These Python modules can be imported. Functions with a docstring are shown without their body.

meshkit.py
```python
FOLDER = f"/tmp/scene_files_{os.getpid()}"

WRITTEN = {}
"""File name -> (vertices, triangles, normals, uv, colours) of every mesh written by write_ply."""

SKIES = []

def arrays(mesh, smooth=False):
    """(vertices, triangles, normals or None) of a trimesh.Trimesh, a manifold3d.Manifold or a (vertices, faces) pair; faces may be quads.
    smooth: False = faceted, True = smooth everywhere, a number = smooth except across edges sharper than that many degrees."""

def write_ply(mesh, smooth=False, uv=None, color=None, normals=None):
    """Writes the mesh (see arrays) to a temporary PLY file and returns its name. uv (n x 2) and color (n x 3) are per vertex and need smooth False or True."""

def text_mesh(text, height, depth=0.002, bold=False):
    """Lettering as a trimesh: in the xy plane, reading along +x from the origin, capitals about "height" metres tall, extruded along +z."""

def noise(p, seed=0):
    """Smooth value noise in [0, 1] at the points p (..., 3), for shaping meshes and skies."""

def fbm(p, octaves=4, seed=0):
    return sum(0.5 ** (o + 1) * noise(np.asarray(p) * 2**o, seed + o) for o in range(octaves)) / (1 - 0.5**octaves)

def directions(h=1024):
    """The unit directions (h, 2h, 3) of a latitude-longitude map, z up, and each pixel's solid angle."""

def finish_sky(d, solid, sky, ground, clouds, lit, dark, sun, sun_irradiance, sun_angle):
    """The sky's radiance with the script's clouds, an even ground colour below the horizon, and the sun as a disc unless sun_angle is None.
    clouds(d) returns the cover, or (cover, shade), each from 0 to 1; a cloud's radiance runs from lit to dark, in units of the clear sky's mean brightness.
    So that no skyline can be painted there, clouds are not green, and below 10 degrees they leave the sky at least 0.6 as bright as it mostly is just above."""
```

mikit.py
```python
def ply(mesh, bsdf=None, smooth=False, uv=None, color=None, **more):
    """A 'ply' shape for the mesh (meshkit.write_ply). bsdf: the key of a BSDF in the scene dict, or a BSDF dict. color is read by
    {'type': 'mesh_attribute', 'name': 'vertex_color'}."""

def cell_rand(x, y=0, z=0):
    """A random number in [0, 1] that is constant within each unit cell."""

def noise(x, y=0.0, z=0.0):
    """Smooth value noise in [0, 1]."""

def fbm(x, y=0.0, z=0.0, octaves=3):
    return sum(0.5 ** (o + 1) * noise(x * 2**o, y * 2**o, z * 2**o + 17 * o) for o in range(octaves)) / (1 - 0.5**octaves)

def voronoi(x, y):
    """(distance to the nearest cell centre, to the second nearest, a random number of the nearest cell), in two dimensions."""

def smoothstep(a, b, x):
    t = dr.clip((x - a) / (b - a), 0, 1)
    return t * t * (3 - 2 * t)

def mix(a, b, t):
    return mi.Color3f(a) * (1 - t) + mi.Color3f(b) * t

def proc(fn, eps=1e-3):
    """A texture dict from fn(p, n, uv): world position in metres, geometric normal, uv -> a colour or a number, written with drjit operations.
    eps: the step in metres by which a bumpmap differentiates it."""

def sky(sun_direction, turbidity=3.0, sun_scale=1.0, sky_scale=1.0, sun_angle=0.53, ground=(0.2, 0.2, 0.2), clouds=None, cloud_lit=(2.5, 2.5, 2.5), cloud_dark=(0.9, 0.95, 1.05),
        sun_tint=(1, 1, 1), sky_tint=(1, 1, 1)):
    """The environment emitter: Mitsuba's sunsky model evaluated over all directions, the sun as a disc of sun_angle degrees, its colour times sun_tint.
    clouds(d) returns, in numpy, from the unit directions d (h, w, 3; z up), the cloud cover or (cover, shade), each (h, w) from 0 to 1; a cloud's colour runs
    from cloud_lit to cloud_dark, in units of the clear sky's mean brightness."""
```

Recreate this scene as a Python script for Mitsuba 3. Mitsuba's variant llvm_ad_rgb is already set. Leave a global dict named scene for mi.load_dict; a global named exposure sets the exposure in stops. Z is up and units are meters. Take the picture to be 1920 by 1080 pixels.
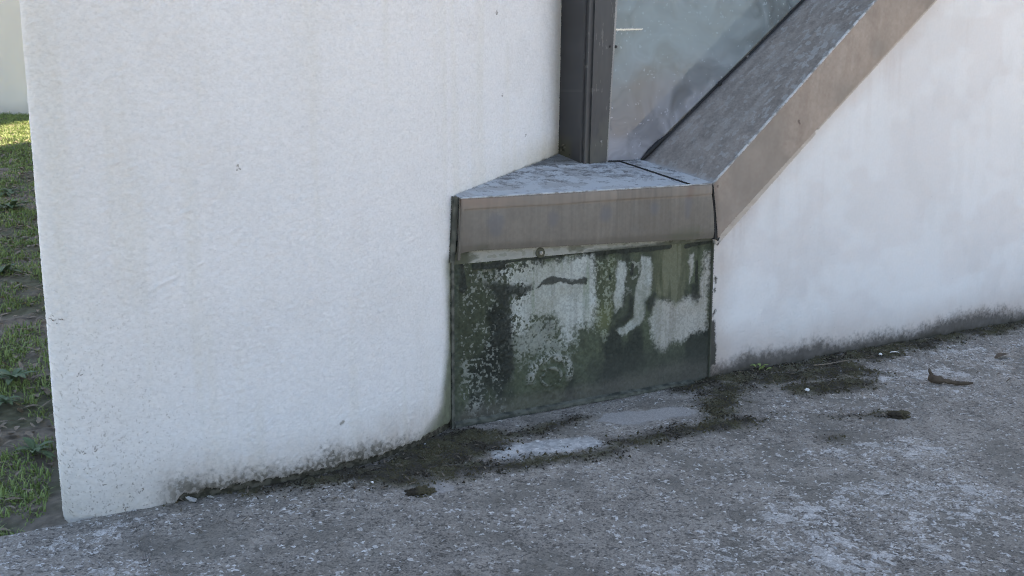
import math, random
import numpy as np, trimesh, drjit as dr, mitsuba as mi, mikit, meshkit
from mikit import noise, fbm, voronoi, cell_rand, smoothstep, mix
T = mi.ScalarTransform4f
rng = np.random.default_rng(7); random.seed(7)
scene = {'type': 'scene'}
labels = {}

# ------------------------------------------------------------------ camera, light, exposure
PITCH = math.radians(10.9887)
CAM = np.array([0, 0, 1.5])
scene['camera'] = {'type': 'perspective', 'fov': 51.282, 'fov_axis': 'x', 'near_clip': 0.05, 'far_clip': 2000,
    'to_world': T().look_at(origin=[0, 0, 1.5], target=[0, math.cos(PITCH), 1.5 - math.sin(PITCH)], up=[0, 0, 1]),
    'film': {'type': 'hdrfilm', 'width': 1024, 'height': 576}}
scene['sky_light'] = mikit.sky([0.498, 0.867, 0.80], turbidity=3, sun_scale=2.2, sky_tint=(1.27, 1.0, 0.83), ground=(0.22, 0.21, 0.2))
exposure = 3.46

# ------------------------------------------------------------------ the wall's own axes: s along the sloping wall, n out of it, z up
A = np.array([-0.26274, 4.48822]); U = np.array([0.857572, 0.514364]); N = np.array([0.514364, -0.857572])
def W(s, n, z):
    s, n, z = np.broadcast_arrays(np.asarray(s, float), n, z)
    return np.stack([A[0] + s * U[0] + n * N[0], A[1] + s * U[1] + n * N[1], z], -1)
def SN(p):
    x, y = p.x - A[0], p.y - A[1]
    return x * U[0] + y * U[1], x * N[0] + y * N[1]
def sn_np(x, y): return (x - A[0]) * U[0] + (y - A[1]) * U[1], (x - A[0]) * N[0] + (y - A[1]) * N[1]
F = mi.Float
def ev(fn, *a):
    """evaluates a drjit function on numpy arrays"""
    shp = np.broadcast(*a).shape
    return np.array(fn(*[F(np.ascontiguousarray(np.broadcast_to(np.asarray(v, np.float32), shp)).ravel()) for v in a])).reshape(shp)

# ------------------------------------------------------------------ helpers
def grid(P, flip=False):
    h, w = P.shape[:2]
    i = np.arange(h * w).reshape(h, w)
    q = np.stack([i[:-1, :-1], i[:-1, 1:], i[1:, 1:], i[1:, :-1]], -1).reshape(-1, 4)
    if flip: q = q[:, ::-1]
    return trimesh.Trimesh(P.reshape(-1, 3), np.vstack([q[:, [0, 1, 2]], q[:, [0, 2, 3]]]), process=False)
def put(key, mesh, bsdf, smooth=False):
    k, i = key, 0
    while k in scene:
        i += 1; k = f'{key}_{i:03d}'
    scene[k] = mikit.ply(mesh, bsdf, smooth=smooth)
    return k
def lab(k, label=None, category=None, group=None, kind=None):
    d = labels.setdefault(k, {})
    for a, b in (('label', label), ('category', category), ('group', group), ('kind', kind)):
        if b: d[a] = b
def fresh(name):
    k, i = name, 0
    while k in labels or k in scene or any(x.startswith(k + '__') for x in scene):
        i += 1; k = f'{name}_{i:03d}'
    return k
def prism(poly_sz, n0, n1, bevel=0.0):
    """polygon in (s, z), extruded from n0 to n1"""
    from shapely.geometry import Polygon
    m = trimesh.creation.extrude_polygon(Polygon(poly_sz), n1 - n0, engine='earcut')
    v = m.vertices
    m = trimesh.Trimesh(W(v[:, 0], n0 + v[:, 2], v[:, 1]), m.faces, process=False)
    if m.volume < 0: m.invert()
    return m
def slab(poly_xy, z0, z1):
    from shapely.geometry import Polygon
    m = trimesh.creation.extrude_polygon(Polygon(poly_xy), z1 - z0, engine='earcut'); m.apply_translation([0, 0, z0]); return m
def hexa(c):
    """closed box from 8 corners: 0-3 one side in turn, 4-7 the other"""
    f = np.array([[0, 1, 2, 3], [7, 6, 5, 4], [0, 4, 5, 1], [1, 5, 6, 2], [2, 6, 7, 3], [3, 7, 4, 0]])
    m = trimesh.Trimesh(np.array(c), np.vstack([f[:, [0, 1, 2]], f[:, [0, 2, 3]]]), process=False)
    if m.volume < 0: m.invert()
    return m
def tube(pts, r, sides=7, closed=True):
    p = np.asarray(pts, float); r = np.broadcast_to(r, (len(p),))
    t = np.gradient(p, axis=0); t /= np.linalg.norm(t, axis=1, keepdims=True) + 1e-12
    a = np.cross(t, np.where(np.abs(t[:, 2:]) < 0.9, [0, 0, 1.0], [1.0, 0, 0])); a /= np.linalg.norm(a, axis=1, keepdims=True)
    b = np.cross(t, a); ang = np.arange(sides) * 2 * np.pi / sides
    v = p[:, None] + r[:, None, None] * (np.cos(ang)[None, :, None] * a[:, None] + np.sin(ang)[None, :, None] * b[:, None])
    f = []
    for i in range(len(p) - 1):
        for j in range(sides):
            k = (j + 1) % sides
            f += [[i * sides + j, i * sides + k, (i + 1) * sides + k], [i * sides + j, (i + 1) * sides + k, (i + 1) * sides + j]]
    v = np.vstack([v.reshape(-1, 3), p[:1], p[-1:]]); c0 = len(v) - 2
    for j in range(sides):
        k = (j + 1) % sides
        f += [[c0, k, j], [c0 + 1, (len(p) - 1) * sides + j, (len(p) - 1) * sides + k]]
    m = trimesh.Trimesh(v, f, process=False)
    if m.volume < 0: m.invert()
    return m
def stone(r, seed, flat=0.6, sub=2, rough=0.35):
    m = trimesh.creation.icosphere(subdivisions=sub)
    v = m.vertices
    k = 1 + rough * (meshkit.fbm(v * 1.7 + seed * 3.1, 3, seed) - 0.5) * 2
    m.vertices = v * k[:, None] * r * np.array([1, 1, flat])
    return m
def caps(x, y, items, soft):
    """union of capsules (x0, y0, x1, y1, r0, r1)"""
    out = F(0)
    for x0, y0, x1, y1, r0, r1 in items:
        dx, dy = x1 - x0, y1 - y0
        t = dr.clip(((x - x0) * dx + (y - y0) * dy) / (dx * dx + dy * dy + 1e-9), 0, 1)
        d = dr.sqrt(dr.square(x - x0 - t * dx) + dr.square(y - y0 - t * dy)) - (r0 + (r1 - r0) * t)
        out = dr.maximum(out, 1 - smoothstep(-soft, soft, d))
    return out
def poly_sd(x, y, pts):
    """signed distance to a polygon, negative inside"""
    d, sg = F(9), F(1)
    m = len(pts)
    for i in range(m):
        (ax, ay), (bx, by) = pts[i], pts[i - 1]
        ex, ey = bx - ax, by - ay
        wx, wy = x - ax, y - ay
        t = dr.clip((wx * ex + wy * ey) / (ex * ex + ey * ey), 0, 1)
        d = dr.minimum(d, dr.square(wx - ex * t) + dr.square(wy - ey * t))
        c1, c2, c3 = y >= ay, y < by, (ex * wy) > (ey * wx)
        sg = dr.select((c1 & c2 & c3) | (~c1 & ~c2 & ~c3), -sg, sg)
    return sg * dr.sqrt(d)
def rough_mat(fn, rough=0.9, spec=0.3, **kw):
    return {'type': 'twosided', 'b': {'type': 'principled', 'base_color': mikit.proc(fn), 'roughness': rough, 'specular': spec, **kw}}
def flat_mat(c, rough=0.8, spec=0.3, **kw):
    return {'type': 'twosided', 'b': {'type': 'principled', 'base_color': {'type': 'rgb', 'value': list(c)}, 'roughness': rough, 'specular': spec, **kw}}

# ------------------------------------------------------------------ ground masks in (s, n)
MOSS = [(-1.23, .13, -.573, .30, .035, .05), (-.60, .36, -.027, .17, .05, .10), (-.30, .42, -.1, .47, .05, .05), (-.161, .47, .36, .64, .05, .03),
        (.36, .62, .55, .52, .03, .03), (.50, .52, 1.16, .56, .035, .05), (.10, .25, .55, .17, .03, .03), (1.16, .42, 1.45, .18, .06, .06), (1.30, .02, 2.2, .02, .07, .05), (1.6, .12, 2.25, .25, .07, .10),
        (2.2, .05, 3.2, .06, .07, .05), (3.2, .03, 4.5, .04, .05, .05), (1.75, .38, 2.05, .42, .06, .07), (.9, .60, 1.30, .62, .012, .01), (1.28, .95, 1.36, .98, .004, .004), (1.60, .78, 1.8, .84, .004, .018), (1.0, .50, 1.3, .35, .03, .05)]
PALEPATCH = [(.72, .27, 1.02, .33, .085, .06), (-.42, .575, -.36, .585, .05, .05), (.08, .40, .40, .46, .10, .06)]
SMOOTH = [(.72, .27, 1.02, .34, .075, .06), (-.40, .57, -.36, .58, .04, .04)]
MOSS += [(-.45, .42, .02, .27, .08, .07), (.0, .24, .3, .20, .02, .015), (-.55, .36, -.05, .30, .07, .07), (-.2, .36, .0, .30, .06, .05), (-1.2, .17, -.6, .34, .04, .04)]
MOSS = [(a_, b_, c_, d_, e_ * 1.45 + .008, f_ * 1.45 + .008) for a_, b_, c_, d_, e_, f_ in MOSS]
BRIGHT = [(.08, .42, .38, .47, .09, .055), (.16, .50, .10, .56, .03, .02), (-1.62, .38, -1.4, .36, .04, .04), (2.3, .40, 2.7, .52, .06, .08)]
LICHEN = [(.09, .40, .38, .47, .10, .06), (-1.62, .36, -1.25, .30, .07, .07), (-1.1, .36, -.72, .45, .07, .05), (-1.7, .7, -1.3, .85, .08, .08), (.1, 1.75, .9, 1.75, .20, .36),
          (.5, 1.45, 1.2, 1.7, .17, .25), (2.2, .38, 2.9, .62, .12, .20), (1.7, .65, 2.4, .75, .08, .14), (2.9, .3, 4.2, .45, .10, .14), (1.1, .95, 1.6, 1.35, .06, .10), (-.1, 1.6, .1, 1.8, .1, .1)]
def moss_mask(s, n):
    w = fbm(s * 7, n * 7, 3.0, 5) - 0.5
    w2 = fbm(s * 7, n * 7, 9.0, 5) - 0.5
    m = caps(s + w * .20, n + w2 * .18, MOSS, .075)
    return m * smoothstep(.34, .66, fbm(s * 24, n * 24, 1.0, 4) + .38 * m - .02)
def smooth_mask(s, n):
    w = fbm(s * 8, n * 8, 21.0, 3) - 0.5
    return caps(s + w * .12, n - w * .12, SMOOTH, .03)
def lichen_cover(s, n):
    w = fbm(s * 6, n * 6, 31.0, 4) - 0.5
    w2 = fbm(s * 5, n * 5, 35.0, 4) - 0.5
    c = caps(s + w * .45, n + w2 * .45, LICHEN, .13) * (.55 + .45 * smoothstep(.35, .6, fbm(s * 4, n * 4, 39.0, 3)))
    br = caps(s + w * .12, n - w * .12, BRIGHT, .05)
    return dr.clip(.45 * br + .07 + .16 * smoothstep(.45, .7, fbm(s * 2.2, n * 2.2, 41.0, 3)) + .62 * c - .9 * smooth_mask(s, n) * (1 - c), 0, 1.15)
def lichen_mask(s, n):
    c = lichen_cover(s, n)
    wx, wy = noise(s * 90, n * 90, 1) - .5, noise(s * 90, n * 90, 5) - .5
    a = fbm(s * 42 + wx * 1.3, n * 42 + wy * 1.3, 2.0, 4)
    b = fbm(s * 15, n * 15, 7.0, 3)
    blot = smoothstep(.83 - .40 * c, .93 - .36 * c, a * .70 + b * .30 + .05) * smoothstep(.05, .2, c)
    d, _, r = voronoi(s * 62 + wx * .9, n * 62 + wy * .9)
    k = r * 53 - dr.floor(r * 53)
    dot = smoothstep(.24 + .2 * k, .10 + .2 * k, d) * dr.select(r < .10 + .42 * c, 1.0, 0.0) * (.35 + .65 * k) * smoothstep(.0, .1, c)
    d2, _, r2 = voronoi(s * 34 + wx * 1.1 + 5, n * 34 + wy * 1.1)
    k2 = r2 * 53 - dr.floor(r2 * 53)
    dot2 = smoothstep(.20 + .22 * k2, .08 + .2 * k2, d2) * dr.select(r2 < .04 + .34 * c, 1.0, 0.0) * (.4 + .6 * k2) * smoothstep(.0, .1, c)
    return dr.maximum(dr.maximum(blot * .62, dot), dot2)
def ground_z(s, n):
    h = .010 * (fbm(s * 3, n * 3, 5.0, 3) - .5) + .0065 * (fbm(s * 38, n * 38, 6.0, 3) - .5) * (1 - .75 * smooth_mask(s, n))
    h += .0022 * lichen_mask(s, n) + .024 * moss_mask(s, n) * fbm(s * 45, n * 45, 8.0, 3) * fbm(s * 12, n * 12, 81.0, 2)
    return h + .012 * smoothstep(.12, 0, n) * smoothstep(1.3, 1.6, s)
def ground_color(p, n_, uv):
    s, n = SN(p)
    big = fbm(s * 1.6, n * 1.6, 11.0, 3); mid = fbm(s * 14, n * 14, 12.0, 4); fine = noise(s * 210, n * 210, 13)
    g = .228 + .08 * (big - .5) + .15 * (mid - .5) + .16 * (fine - .5)
    pit = smoothstep(.42, .30, fbm(s * 85, n * 85, 61.0, 3))
    g = dr.maximum(g, .03) * (1 - .45 * pit)
    c = mi.Color3f(g * 1.09, g * 1.0, g * .90)
    sm = smooth_mask(s, n)
    c = mix(c, mi.Color3f(.225, .218, .215) * (.85 + .2 * mid + .12 * fine), sm * .7)
    brown = smoothstep(.5, .75, fbm(s * 5, n * 5, 15.0, 3)) * .55
    c = mix(c, mi.Color3f(.145, .135, .118), brown)
    wq = fbm(s * 16, n * 16, 71.0, 4) - .5
    c = mix(c, mi.Color3f(.335, .32, .31) * (.8 + .4 * fine), caps(s + wq * .09, n + wq * .07, PALEPATCH[:2], .012) * .85)
    c = mix(c, mi.Color3f(.40, .40, .40) * (.6 + .8 * fbm(s * 60, n * 60, 91.0, 3)), caps(s + wq * .10, n + wq * .08, PALEPATCH[2:], .02) * .9)
    l = lichen_mask(s, n)
    c = mix(c, mi.Color3f(.66, .65, .64) * (.68 + .5 * fine), l * (.55 + .45 * noise(s * 40, n * 40, 3)))
    m = moss_mask(s, n)
    mc = mix(mi.Color3f(.032, .029, .021), mi.Color3f(.060, .057, .030), smoothstep(.35, .65, fbm(s * 13, n * 13, 18.0, 3)))
    return mix(c, mc * (.7 + .6 * fine), dr.clip(m * .92, 0, 1))
scene['pavement_mat'] = rough_mat(ground_color, .93, .2)

# ------------------------------------------------------------------ stucco of the rounded wall
CS, CN, RA = -.64, -.77, .858
ANG = math.radians(33.5)
SLOPE_ = .842
def arc_of(s, n): return s + 0 * n
def wall_dirt_h(a): return .02 + .05 * fbm(a * 6, 0, 3, 4)
def rounded_color(p, n_, uv):
    s, n = SN(p); z = p.z
    a = arc_of(s, n)
    c = mi.Color3f(.735, .735, .735) * (.965 + .05 * fbm(s * 2, z * 2, 1.0, 3))
    fine = fbm(a * 130, z * 170, 2.0, 3)
    c = c * (.91 + .18 * fine)
    c = c * (1 - .055 * smoothstep(.55, .78, fbm(a * 120, z * 160, 62.0, 3)) * (.5 + fbm(a * 3, z * 3, 63.0, 3)))
    # weathered left flank
    left = smoothstep(-.9, -1.55, a)
    c = mix(c, c * mi.Color3f(.965, .955, .93), left * (.4 + .6 * fbm(a * 5, z * 1.2, 4.0, 3)))
    stre = smoothstep(.5, .85, fbm(a * 16, z * 1.0, 14.0, 3))
    c = mix(c, c * mi.Color3f(.95, .94, .90), stre * .6)
    cloud = fbm(a * 1.3, z * 1.3, 44.0, 3)
    c = c * (.955 + .09 * cloud)
    c = mix(c, c * mi.Color3f(.90, .885, .86), smoothstep(.56, .70, fbm(a * 5 + fine * .2, z * 3.2, 54.0, 4)) * .25)
    low = smoothstep(1.15, .1, z) * left
    wq = 1.6 * (fbm(a * 120, z * 120, 5.0, 2) - .5)
    wz = 1.6 * (fbm(a * 120, z * 120, 25.0, 2) - .5)
    d, _, r = voronoi(a * 105 + wq * .8, z * 80 + wz * .8)
    speck = smoothstep(.44, .16, d + .16 * (r * 37 - dr.floor(r * 37))) * dr.select(r > .96 - .42 * low, 1.0, 0.0) * (.04 + .62 * low) * (.4 + .6 * (r * 91 - dr.floor(r * 91)))
    c = mix(c, mi.Color3f(.20, .18, .15), speck)
    d2, _, r2 = voronoi(a * 24 + 3 + wq * .45, z * 22 + wz * .45)
    c = mix(c, mi.Color3f(.12, .10, .08), smoothstep(.16, .05, d2) * dr.select(r2 > .996 - .07 * low, .8, 0.0))
    # splash dirt at the base
    h = z + .03 * (fbm(a * 5, 0, 3.0, 3) - .5) * 2 - .02
    c = mix(c, c * mi.Color3f(.72, .655, .60), smoothstep(.24, .03, h) * (.30 + .85 * fbm(a * 30, z * 12, 4.0, 4)) * smoothstep(-1.5, -1.1, a))
    c = mix(c, c * mi.Color3f(.72, .70, .66), smoothstep(.25, -.05, z) * .8 * left)
    front = smoothstep(-1.36, -1.22, a)
    mh = z - (.072 * smoothstep(-.20, -.55, a) + .012) - .085 * (fbm(a * 6, z * 6, 5.0, 4) - .5) - .06 * (fbm(a * 75, z * 75, 15.0, 3) - .5)
    mold = smoothstep(.042, -.036, mh) * front * .9 * (.55 + .45 * smoothstep(.38, .56, fbm(a * 85, z * 85, 64.0, 3)))
    c = mix(c, mix(mi.Color3f(.125, .115, .098), mi.Color3f(.078, .074, .052), fbm(a * 25, z * 25, 6.0, 3)) * (.7 + .6 * fine), mold)
    # green algae beside the panel
    e = s + .03 * (fbm(z * 7, s * 20, 7.0, 4) - .5)
    alg = smoothstep(-.075 - .05 * smoothstep(.45, .0, z) - .30 * smoothstep(.14, .0, z), .0 - .05 * smoothstep(.45, .0, z), e) * smoothstep(.80, .74, z)
    c = mix(c, mi.Color3f(.105, .118, .072) * (.6 + .8 * fbm(s * 60, z * 40, 8.0, 3)), alg * .93)
    # dirt line above the ledge
    led = 1.007 + .18 * (.03 - n)
    up = (z - led) + .012 * (fbm(s * 25, z * 8, 9.0, 3) - .5)
    onl = smoothstep(.02, .06, s) * smoothstep(-.005, 0, up)
    c = mix(c, c * mi.Color3f(.80, .76, .66), onl * smoothstep(.16, .0, up) * (.25 + .75 * smoothstep(.3, .9, s)))
    c = mix(c, mi.Color3f(.17, .155, .13), onl * smoothstep(.014, .003, up) * (.5 + .5 * fbm(s * 40, 0, 2.0, 2)))
    jn = smoothstep(.86, .99, s + .04 * (fbm(z * 9, s * 9, 17.0, 3) - .5)) * smoothstep(1.0, 1.1, z)
    c = mix(c, c * mi.Color3f(.80, .78, .72), jn)
    # scrape by the corner
    sc = caps(a + .02 * (fine - .5), z, [(.0, .065, .045, .085, .008, .010)], .006) + caps(a, z, [(-.62, .20, -.61, .205, .006, .006)], .004)
    return mix(c, mi.Color3f(.22, .21, .18), dr.clip(sc, 0, 1) * .8)
scene['rounded_stucco'] = rough_mat(rounded_color, .95, .15)

FN = .205                                    # the flat face stands this far in front of the panel
def bez(p0, p1, p2, k): t = np.linspace(0, 1, k)[:, None]; return (1 - t) ** 2 * np.array(p0) + 2 * t * (1 - t) * np.array(p1) + t * t * np.array(p2)
fl = np.array([.2, -.98])
cor = np.array([-1.646, FN + .012])
e0, e1 = cor + fl * .20, cor + [.20, .012]
prof = np.vstack([np.linspace(cor + fl * 2.2, cor + fl * .205, 60), bez(e0, cor, e1, 60), bez(e1 + [.003, 0], [-1.20, FN + .046], [-.86, FN + .062], 120)[1:], bez([-.86, FN + .062], [-.49, .282], [-.22, .146], 140)[1:], bez([-.22, .146], [-.12, .0795], [-.015, .010], 60)[1:], np.linspace([-.010, .0067], [1.42, -.937], 400)])
prof = np.array(prof)
L = np.r_[0, np.cumsum(np.hypot(*np.diff(prof, axis=0).T))]
fine0 = L[np.argmax(prof[:, 1] > -.02)]; fine1 = L[np.argmax(prof[:, 0] > 1.04)]
la = np.r_[np.linspace(0, fine0 - .2, 12), np.arange(fine0 - .19, fine0 - .002, .0045), np.arange(fine0, fine1, .0045), np.linspace(fine1, L[-1], 12)]
ps, pn = np.interp(la, L, prof[:, 0]), np.interp(la, L, prof[:, 1])
ts, tn = np.gradient(np.interp(la, L, prof[:, 0]), la), np.gradient(pn, la)
kk = np.ones(41) / 41
ts, tn = [np.convolve(np.pad(x_, 20, mode='edge'), kk, 'valid') for x_ in (ts, tn)]; ln = np.hypot(ts, tn); os_, on_ = -tn / ln, ts / ln
tz = np.r_[np.linspace(0, 1, 490), 1 + np.array([.2, .8, 2.0])]
arc = np.where(pn < FN - .25, np.where(ps < -.9, -1.7, ps), ps)
zb = .010 + .034 * ev(lambda a: fbm(a * 34, 0, 4, 4), arc) + .02 * np.clip((arc + .3) / .6, 0, 1) * (ps < .02)
k_ = np.clip((arc + 1.36) / .14, 0, 1); zb = -.17 + (zb + .17) * k_ * k_ * (3 - 2 * k_)
ZZ = -.16 + tz[:, None].clip(0, 1) * 2.21 + 0 * zb[None, :]
ZZ[-3:] = np.array([2.5, 4.0, 8.0])[:, None]
aa = np.broadcast_to((la - la[0])[None, :], ZZ.shape)
def stucco_h(a, z):
    w = fbm(a * 9, z * 9, 9.0, 3) - .5
    c = fbm(a * 95 + w * 5, z * 115 + w * 5, 3.0, 3)
    patch = smoothstep(.50, .68, fbm(a * 3.2, z * 3.2, 5.0, 3))
    trowel = smoothstep(.58, .76, fbm(a * 45 + w * 6, z * 90 + w * 6, 8.0, 3)) * patch
    return .0050 * (c - .5) + .0018 * trowel + .007 * (fbm(a * 2.2, z * 2.2, 7.0, 3) - .5)
D = ev(stucco_h, aa, ZZ)
D -= .010 * np.exp(-np.clip(ZZ - zb, 0, 1) / .007) * (arc > -1.32)      # crumbled lower edge
P = W(ps + os_ * D, pn + on_ * D, ZZ)
gm = grid(P)
crumb = ZZ - zb[None] - .018 * (ev(lambda a, z: fbm(a * 80, z * 80, 6.0, 3), aa, ZZ) - .5)
gm.update_faces((crumb.ravel()[gm.faces] > 0).all(1)); gm.remove_unreferenced_vertices()
put('rounded_wall__stucco', gm, 'rounded_stucco', True)
def plinth_color(p, n_, uv):
    f = fbm(p.x * 60, p.y * 60, p.z * 60, 3)
    return mix(mi.Color3f(.035, .034, .024), mi.Color3f(.10, .095, .075), smoothstep(.4, .7, f))
scene['plinth_mat'] = rough_mat(plinth_color)
i0 = np.argmax(arc > -1.52); zz = np.array([-.15, .02, .09])
put('rounded_wall__base', grid(W((ps - .012 * os_)[None, i0:], (pn - .012 * on_)[None, i0:], zz[:, None])), 'plinth_mat', True)
lab('rounded_wall', 'tall white stucco wall with a rounded end, speckled dirt low on its left flank', 'wall')
lab('rounded_wall__base', 'dark mossy strip below the crumbled plaster edge')

# ------------------------------------------------------------------ sloping wall: plaster, panel, copings
FS, FZ = 1.424, 1.007                       # front corner where ledge and slope meet
def slope_z(s): return FZ + SLOPE_ * (s - FS)
def low_z(s): return .737 + .794 * (s - 1.461)   # lower edge of the sloping fascia
def right_color(p, n_, uv):
    s, n = SN(p); z = p.z
    fine = fbm(s * 110, z * 110, 2.0, 3)
    c = mi.Color3f(.735, .74, .75) * (.95 + .07 * fbm(s * 2.5, z * 2.5, 1.0, 3)) * (.965 + .07 * fine)
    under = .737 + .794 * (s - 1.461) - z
    st = fbm(s * 22 + .4 * fbm(s * 5, z * 5, 1.0, 2), z * 1.3, 3.0, 4)
    wt = smoothstep(.75, .0, under + .3 * (fbm(s * 4, z * 2, 6.0, 3) - .5))
    c = mix(c, c * mi.Color3f(.78, .72, .69), wt * smoothstep(.5, .95, st) * .35)
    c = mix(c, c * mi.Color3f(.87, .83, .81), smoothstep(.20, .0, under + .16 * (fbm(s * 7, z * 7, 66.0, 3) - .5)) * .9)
    pk = smoothstep(.45, .62, fbm(s * 3.2, z * 4.5, 8.0, 3))
    c = mix(c, c * mi.Color3f(.93, .905, .895), pk * .6)
    c = mix(c, c * mi.Color3f(.93, .925, .92), smoothstep(.5, .75, fbm(s * 9, z * 5, 28.0, 4)) * .5)
    # splash zone and dark base
    hz = z + .10 * (fbm(s * 4, 0.5, 4.0, 4) - .5)
    c = mix(c, c * mi.Color3f(.74, .66, .61), smoothstep(.32, .06, hz) * (.55 + .5 * fbm(s * 9, z * 9, 7.0, 3)))
    wh = caps(s + .03 * (fine - .5), z, [(1.60, .30, 1.75, .36, .05, .03), (1.78, .28, 1.83, .40, .015, .01)], .04)
    c = mix(c, mi.Color3f(.74, .745, .755), wh * .8 * smoothstep(.2, .7, fine + .2))
    hd = z - .125 * fbm(s * 4, .2, 5.0, 4) - .025 - (.055 * (fbm(s * 75, z * 75, 3.0, 3) - .5) + .03 * (fbm(s * 16, z * 16, 23.0, 3) - .5)) - .02 * smoothstep(2.3, 3.6, s)
    dk = smoothstep(.055, -.045, hd)
    c = mix(c, mi.Color3f(.105, .098, .090) * (.65 + .7 * fbm(s * 45, z * 30, 12.0, 3)), dk * .96)
    c = mix(c, mi.Color3f(.055, .052, .040), smoothstep(.055, .0, z + .05 * (fbm(s * 18, z * 10, 15.0, 3) - .5)) * .9)
    # beside the panel joint: beige run and black fungus spots
    c = mix(c, c * mi.Color3f(.83, .77, .72), smoothstep(1.68, 1.49, s + .06 * (fbm(z * 6, s * 6, 10.0, 3) - .5)) * smoothstep(.75, .6, z) * .8)
    sp = caps(s + .02 * (fine - .5), z + .02 * (noise(s * 50, z * 50, 3) - .5), [(1.494, .515, 1.496, .53, .007, .010), (1.493, .46, 1.493, .475, .006, .007), (1.485, .335, 1.50, .36, .008, .007), (1.492, .16, 1.490, .30, .022, .014), (1.50, .715, 1.51, .73, .012, .006), (1.49, .10, 1.50, .17, .03, .02)], .007)
    return mix(c, mi.Color3f(.045, .045, .038), sp * .92)
scene['sloping_stucco'] = rough_mat(right_color, .95, .15)
sc_ = np.r_[np.arange(1.478, 4.7, .005), np.linspace(4.75, 9.5, 20)]
zt = np.minimum(low_z(sc_) + .12, 8)
tt = np.linspace(0, 1, 420)
ZR = -.06 + tt[:, None] * (zt[None, :] + .06)
SR = np.broadcast_to(sc_[None], ZR.shape)
DR = ev(lambda s, z: .0026 * (fbm(s * 60, z * 80, 3.0, 3) - .5) + .007 * (fbm(s * 2.5, z * 2.5, 7.0, 2) - .5), SR, ZR)
put('sloping_wall__stucco', grid(W(SR, DR, ZR)), 'sloping_stucco', True)
lab('sloping_wall', 'low white plaster wall rising to the right under a brown metal coping, with a stained panel at its low end', 'wall')

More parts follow.
